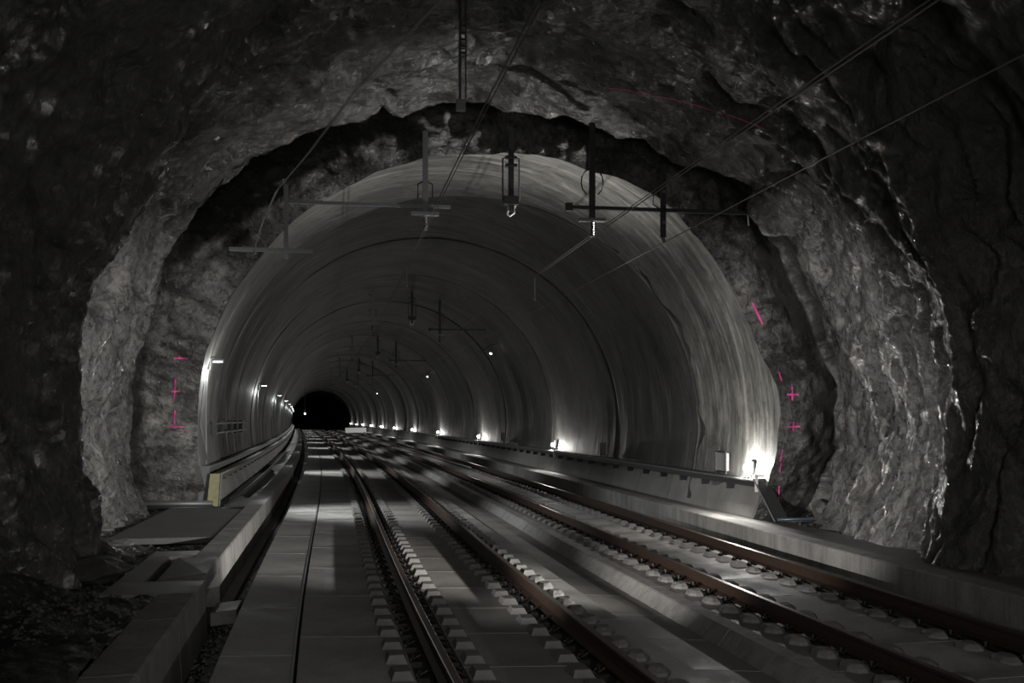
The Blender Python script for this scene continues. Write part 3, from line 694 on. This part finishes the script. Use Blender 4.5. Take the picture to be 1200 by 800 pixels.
# ------------------------------------------------------------------ catenary supports
def ceil_z(l, grow=0): 
    q = max(0, 1-((l-LC)/(LA+grow))**2); return LZ+(LB+grow)*math.sqrt(q)
def support(s, which, label, first=False):
    """hanging posts and arms; l, z in the plane of station s"""
    t = thing('overhead_line_support', label, 'line support', W(s, 3.6, ceil_z(3.6, .3)), -TH(s)); O = t.location
    def p(l, z): return (l-3.6, 0, z-O.z)
    def bx(nm, l0, l1, z0, z1, mt, y=.035): return MB().box(l0-3.6, l1-3.6, -y, y, z0-O.z, z1-O.z).build(nm, [mt], t)
    def top(l, zt): return max(zt, (ceil_z(l, .05) if not first else ceil_z(l, .2)+.1))
    def insul(l, z):
        m = MB(); zz = [z-.02*k for k in range(14)]
        m.tube([p(l, q) for q in zz], .02, 8, rr=[.05 if k % 2 else .025 for k in range(14)])
        m.build('insulator', ['porcelain'], t, smooth=False)
    if which == 'left_arm':
        bx('hanger_post', -.64, -.56, 4.93, top(-.6, 6.2), 'galv'); bx('cross_arm', -.55, 2.5, 5.97, 6.03, 'galv', .03); bx('lower_arm', -1.64, -.1, 5.05, 5.12, 'galv', .03)
        MB().tube([p(-1.17, 5.0), p(-1.17, 5.2)], .035, 6).build('insulator', ['porcelain'], t)
    if which == 'left_post' :
        bx('hanger_post', 1.97, 2.07, 5.84, top(2.02, 6.9), 'galv'); bx('foot_plate', 1.74, 2.28, 5.82, 5.88, 'galv', .08); insul(2.02, 5.8)
        MB().tube([p(2.02, 6.9), p(1.95, 7.02), p(1.82, 7.08)], .015, 5).build('earth_wire', ['copper'], t)
        for a in (1.88, 2.16): MB().tube([p(a, 6.15), p(a, 6.42), p(2.02, 6.5)], .015, 5).build('stay', ['darkgalv'], t)
    if which == 'centre':
        bx('hanger_post', 3.59, 3.69, 5.9, top(3.64, 7.18), 'darkgalv'); bx('junction_box', 3.5, 3.78, 6.02, 6.18, 'darkgalv', .08)
        for a in (3.48, 3.80): MB().tube([p(a, 6.1), p(a, 6.9), p(3.64, 7.0)], .018, 6).build('drop_cable', ['galv'], t)
        MB().tube([p(3.6, 6.0), p(3.57, 5.84), p(3.62, 5.8), p(3.7, 5.86), p(3.72, 6.0)], .022, 6).build('hook', ['white'], t)
        for z in (6.75, 6.9): MB().box(-.07, .15, -.05, .05, z-O.z, z+.05-O.z).build('clamp', ['darkgalv'], t)
    if which == 'right_post':
        bx('hanger_post', 4.75, 4.85, 5.46, top(4.8, 6.61), 'darkgalv'); bx('foot_plate', 4.57, 5.03, 5.41, 5.46, 'galv', .08); insul(4.8, 5.4)
        bx('cross_arm', 4.34, 7.7, 5.62, 5.68, 'darkgalv', .035)
        MB().tube([p(4.8+.2*math.sin(a), 6.1+.25*math.cos(a)) for a in np.linspace(-2.6, 2.6, 12)], .012, 5).build('cable_loop', ['cable'], t)
        MB().tube([p(7.7, 5.65), p(7.72, 5.42)], .02, 5).build('arm_end', ['galv'], t)
        bx('arm_bracket', 4.32, 4.44, 5.58, 5.72, 'darkgalv', .05)
    if which == 'far_right_post':
        bx('hanger_post', 6.06, 6.15, 5.16, top(6.1, 6.31), 'darkgalv'); MB().tube([p(6.1, 5.16), p(6.12, 5.08)], .03, 6).build('insulator', ['porcelain'], t)
        MB().tube([p(6.07, 6.1), p(5.92, 5.9), p(5.92, 5.75), p(6.07, 5.65)], .012, 5).build('cable_loop', ['cable'], t)
        for z in (5.4, 5.95): MB().box(2.48, 2.53, -.06, -.03, z-O.z, z+.05-O.z).build('bolt', ['galv'], t)
    return t
FIRST = {'left_arm': 20.5, 'left_post': 20.5, 'centre': 20.2, 'right_post': 18.4, 'far_right_post': 18.4}
LB_ = {'left_arm': 'galvanised hanger with a long arm and a short lower arm near the left rock', 'left_post': 'galvanised hanger with foot plate and insulator over the left track',
 'centre': 'dark hanger with two drop cables hanging from the crown of the lining edge', 'right_post': 'dark hanger with long cross arm, cable loop and insulator over the right track',
 'far_right_post': 'short dark hanger at the right carrying the feeder wire, crossed by the long arm'}
for w_, lb in LB_.items(): support(FIRST[w_], w_, lb, True)
for k, far in enumerate(('second', 'third', 'fourth', 'fifth')):
    for w_, lb in (('right_post', 'dark hanger with cross arm over the right track'), ('left_post', 'hanger over the left track'), ('centre', 'crown hanger with drop cables')):
        o = support(44.5+24*k, w_, f'{lb}, {far} support line')
# wires
def wire(label, pts, r=.009, n=5, name='overhead_wire', mat='copper', group=None):
    o0 = W(*pts[0]); 
    P = [W(*p)-o0 for p in pts]; o = MB().tube(P, r, n).build(name, [mat], None, o0)
    return tag(o, label, 'wire', group)
def run(l, z, s0, s1, sag=.0): return [(s, l, z) for s in long_s(s0, s1, 1.5)]
wire('contact wire over the left track, left strand of the pair', run(1.99, 5.53, 2, 330)); wire('contact wire over the left track, right strand of the pair', run(2.06, 5.58, 2, 330), .007)
wire('contact wire over the right track, lower strand of the pair', run(4.82, 5.15, 2, 330)); wire('contact wire over the right track, upper strand of the pair', run(4.86, 5.225, 2, 330), .007)
wire('thin feeder wire along the right side under the far right hanger', run(6.12, 5.07, 2, 330), .009)
wire('slack twin cable from the rock ceiling down to the left lower arm, front strand', [(20.5, -1.17, 5.15), (20.2, -1.0, 5.6), (19.8, -.75, 6.05), (18, -.15, 6.3), (15.5, .55, 6.6), (12.4, 1.45, 6.75), (10, 2.1, 6.8)], .008, mat='galv')
wire('slack twin cable from the rock ceiling down to the left lower arm, rear strand', [(20.5, -1.17, 5.19), (20.2, -.97, 5.64), (19.8, -.71, 6.09), (18, -.10, 6.34), (15.5, .61, 6.64), (12.4, 1.51, 6.79), (10, 2.16, 6.84)], .007, mat='galv')
for s, l, z0, z1, w_ in ((25.2, 1.98, 5.05, 5.5, 'left'), (24.0, 4.82, 4.65, 5.15, 'right'), (45, 1.98, 5.0, 5.5, 'far left')):
    t = thing('dropper', f'thin vertical rod hanging from the {w_} contact wire', 'wire dropper', W(s, l, z0))
    MB().tube([(0, 0, 0), (0, 0, z1-z0)], .012, 5).build('rod', ['galv'], t); MB().tube([(0, 0, -.03), (0, 0, .02)], .03, 6).build('weight', ['galv'], t)
# near hanging pieces
def near_hanger(label, s, l, z0, z1, w=.05):
    t = thing('ceiling_hanger', label, 'hanger', W(s, l, z1), -TH(s))
    MB().box(-w/2, w/2, -.03, .03, z0-z1, .3).build('hanger_rail', ['darkgalv'], t)
    return t
t = near_hanger('dark ladder-like steel hanger with bright foot under the crown of the rock ceiling', 14.2, 1.95, 6.1, 7.9, .025)
MB().box(.07, .085, -.02, .02, -1.7, .2).build('hanger_rail', ['darkgalv'], t)
for k in range(5): MB().box(.0, .08, -.015, .015, -1.1+.09*k, -1.07+.09*k).build('rung', ['darkgalv'], t)
MB().box(-.05, .07, -.05, .05, -1.86, -1.72).build('foot', ['galv'], t)
near_hanger('thin dark rod hanging from the rock ceiling in the upper right', 12.4, 6.7, 6.3, 7.6, .02)

# ------------------------------------------------------------------ snapping small things to the rock surface
from mathutils.bvhtree import BVHTree
dg = bpy.context.evaluated_depsgraph_get(); bpy.context.view_layer.update()
def trees():
    out = []
    for o in list(SC.objects):
        if o.name.split('.')[0] in ('wall_left', 'wall_right', 'ceiling', 'lining_ring') and o.type == 'MESH' and len(o.data.polygons) > 900:
            mw = o.matrix_world; 
            if o.name.startswith('lining_ring') and len(out) > 5: continue
            vs = [mw @ v.co for v in o.data.vertices]; out.append(BVHTree.FromPolygons(vs, [p.vertices[:] for p in o.data.polygons]))
    return out
TREES = trees()
def snap(s, l, z, to=(3, 2.5)):
    """shoot from the tunnel axis at station s outwards through (l, z)"""
    a = W(s, to[0], to[1]); d = (W(s, l, z)-a).normalized(); best = None
    for t in TREES:
        h, n, i, q = t.ray_cast(a, d, 12)
        if h is not None and (best is None or q < best[2]): best = (h, n if n.dot(d) < 0 else -n, q)
    return best
def ray(s, l, z, d):
    a = W(s, l, z); best = None
    for t in TREES:
        h, n, i, q = t.ray_cast(a, d, 14)
        if h is not None and (best is None or q < best[2]): best = (h, n if n.dot(d) < 0 else -n, q)
    return best
bolt_pts = [(15.0, .3, 7.5, 'above the slack left cable near the crown'), (14.8, 3.3, 7.8, 'near the crown beside the left contact wire'), (14.2, 6.2, 7.2, 'beside the right contact wire in the upper right'),
 (15.5, 7.6, 6.2, 'below the right contact wire on the upper right rock'), (18.5, -1.3, 6.3, 'left of the slack cable on the upper left rock'), (13.5, 8.6, 5.2, 'on the right rock wall below the feeder wire'),
 (17.5, 9.5, 3.0, 'on the lit right rock wall at half height'), (16.0, 9.3, 2.4, 'low on the lit right rock wall'), (19.0, -4.2, 2.6, 'on the lit left rock wall at half height'), (14.0, -2.2, 5.2, 'high on the dark left rock'),
 (17.6, 8.2, 5.0, 'on the right rock just outside the recess'), (16.4, -3.2, 4.6, 'on the wet shining left rock')]
import bmesh
for s, l, z, wh in bolt_pts:
    h = snap(s, l, z)
    if not h: continue
    t = thing('rock_bolt', 'steel rock bolt with a plate '+wh, 'rock bolt', h[0]); q = h[1].to_track_quat('Z', 'Y'); t.rotation_euler = q.to_euler()
    m = MB(); n = 6; V8 = [(.09*math.cos(a), .09*math.sin(a), .0) for a in np.linspace(0, 2*PI, 7)[:-1]]+[(.03*math.cos(a), .03*math.sin(a), .05) for a in np.linspace(0, 2*PI, 7)[:-1]]
    m.add(V8, [(k, (k+1) % 6, (k+1) % 6+6, k+6) for k in range(6)]+[tuple(range(6, 12))]); m.build('bolt_plate', ['plate'], t)
    MB().tube([(0, 0, .0), (0, 0, .16)], .014, 6).build('bolt_shank', ['galv'], t)
# pink survey paint, laid on the surface
def paint(label, marks, wdt=.035):
    """marks: list of polylines [(s,l,z)...] cast forward-outwards on the rough face"""
    V8 = []; F8 = []
    for seg in marks:
        pts = []
        for a, b in zip(seg[:-1], seg[1:]):
            for k in range(10): pts.append(tuple(a[i]+(b[i]-a[i])*k/9 for i in range(3)))
        prev = None; last = None
        for p in pts:
            d = (W(*p)-W(p[0]-8, (p[1]+3)/2, (p[2]+2.5)/2)); h = ray(p[0]-8, (p[1]+3)/2, (p[2]+2.5)/2, d.normalized())
            if not h: prev = None; continue
            c = h[0]+h[1]*.012
            if last is not None and (c-last).length > .004:
                dr = (c-last).normalized(); sd = dr.cross(h[1]).normalized()*(wdt/2*R_.uniform(.55, 1.15)); pr = [c-sd, c+sd]
                if prev is not None and (c-last).length < 2.5:
                    n = len(V8); V8 += prev+pr; F8.append((n, n+1, n+3, n+2))
                prev = pr
            last = c
    if not F8: return
    o0 = V8[0].copy(); o = link('survey_mark', mesh('survey_mark', [v-o0 for v in V8], F8, 'pink'), None, o0)
    tag(o, label, 'paint mark', 'pink survey marks')
def cross(s, l, z, w, h): return [[(s, l-w, z), (s, l+w, z)], [(s, l, z-h), (s, l, z+h)]]
SR, SL = 18.9, 23.4
paint('upper pink spray cross on the right face edge level with the tunnel mouth', cross(SR, 8.72, 2.35, .13, .15)); paint('lower pink spray cross on the right face edge', cross(SR, 8.75, 1.75, .14, .1))
paint('long slanting pink stroke high on the right rough face', [[(SR+.2, 8.05, 4.15), (SR+.2, 8.25, 3.7)]], .04); paint('short pink stroke above the upper right pink cross', [[(SR, 8.47, 2.8), (SR, 8.52, 2.6)]])
paint('faint pink stroke below the right pink crosses', [[(SR, 8.55, 1.35), (SR, 8.5, 1.1)], [(SR, 8.52, 1.1), (SR, 8.5, .9)]], .025); paint('dark pink line near the ground by the right tray cover', [[(SR, 8.5, .7), (SR, 8.5, .3)]], .02)
paint('top pink spray cross on the left rough face', cross(SL, -2.95, 3.2, .16, .05), .03); paint('middle pink spray cross on the left rough face', cross(SL, -3.0, 2.5, .1, .25))
paint('lowest pink spray mark like an upturned T on the left rough face', [[(SL, -3.15, 1.75), (SL, -2.78, 1.75)], [(SL, -2.97, 1.75), (SL, -2.97, 2.1)]])
paint('thin pink line along the rock edge above the crown', [[(18.6, l_, 7.9-.06*(l_-4.5)**2) for l_ in np.linspace(4.8, 7.6, 7)]], .014)

# ------------------------------------------------------------------ far small things
t = thing('barrier', 'long white barrier board standing far off across the right track', 'barrier', W(150, 6.9, .05), -TH(150)-PI/2*0)
MB().box(-2.0, .9, -.03, .03, -.08, .6).build('board', ['board_glow'], t); MB().box(-1.05, -.95, -.2, .2, -.33, -.08).box(.2, .3, -.2, .2, -.33, -.08).build('foot', ['galv'], t)
def wall_unit(label, s, l, z):
    h = (W(s, LC+LA*math.cos(.64)-.05, LZ+LB*math.sin(.64)),)
    t = thing('wall_unit', label, 'wall bracket', h[0], -TH(s), 'small lit brackets on the upper right wall')
    MB().tube([(.1, 0, .1), (-.25, 0, .0), (-.55, 0, -.25)], .02, 5).build('arm', ['darkgalv'], t)
    MB().tube([(-.12, 0, -.02), (-.2, 0, -.3)], .06, 8).build('lamp_shade', ['galv'], t)
    MB().tube([(-.18, 0, -.30), (-.19, 0, -.36)], .05, 8).build('lamp_lens', ['glint'], t)
    MB().tube([(-.5, 0, -.22), (-.58, 0, -.32)], .045, 8).build('insulator', ['porcelain'], t)
wall_unit('nearest small lit bracket high on the right lining wall', 44.6, 7.2, 5.0); wall_unit('second small lit bracket high on the right lining wall', 70, 7.2, 5.0); wall_unit('third and furthest small lit bracket high on the right lining wall', 118, 7.2, 5.0)
t = thing('signal_lamp', 'tiny signal lamp hanging far away at the left of the dark tunnel mouth', 'signal', W(150, -.6, 2.6), -TH(150))
MB().box(-.15, .15, -.1, .1, -.1, .5).build('signal_head', ['darkgalv'], t); MB().tube([(0, -.1, .0), (0, -.2, .0)], .12, 8).build('signal_lens', ['glint'], t); MB().tube([(0, 0, .5), (0, 0, 4)], .03, 5).build('hanger', ['darkgalv'], t)
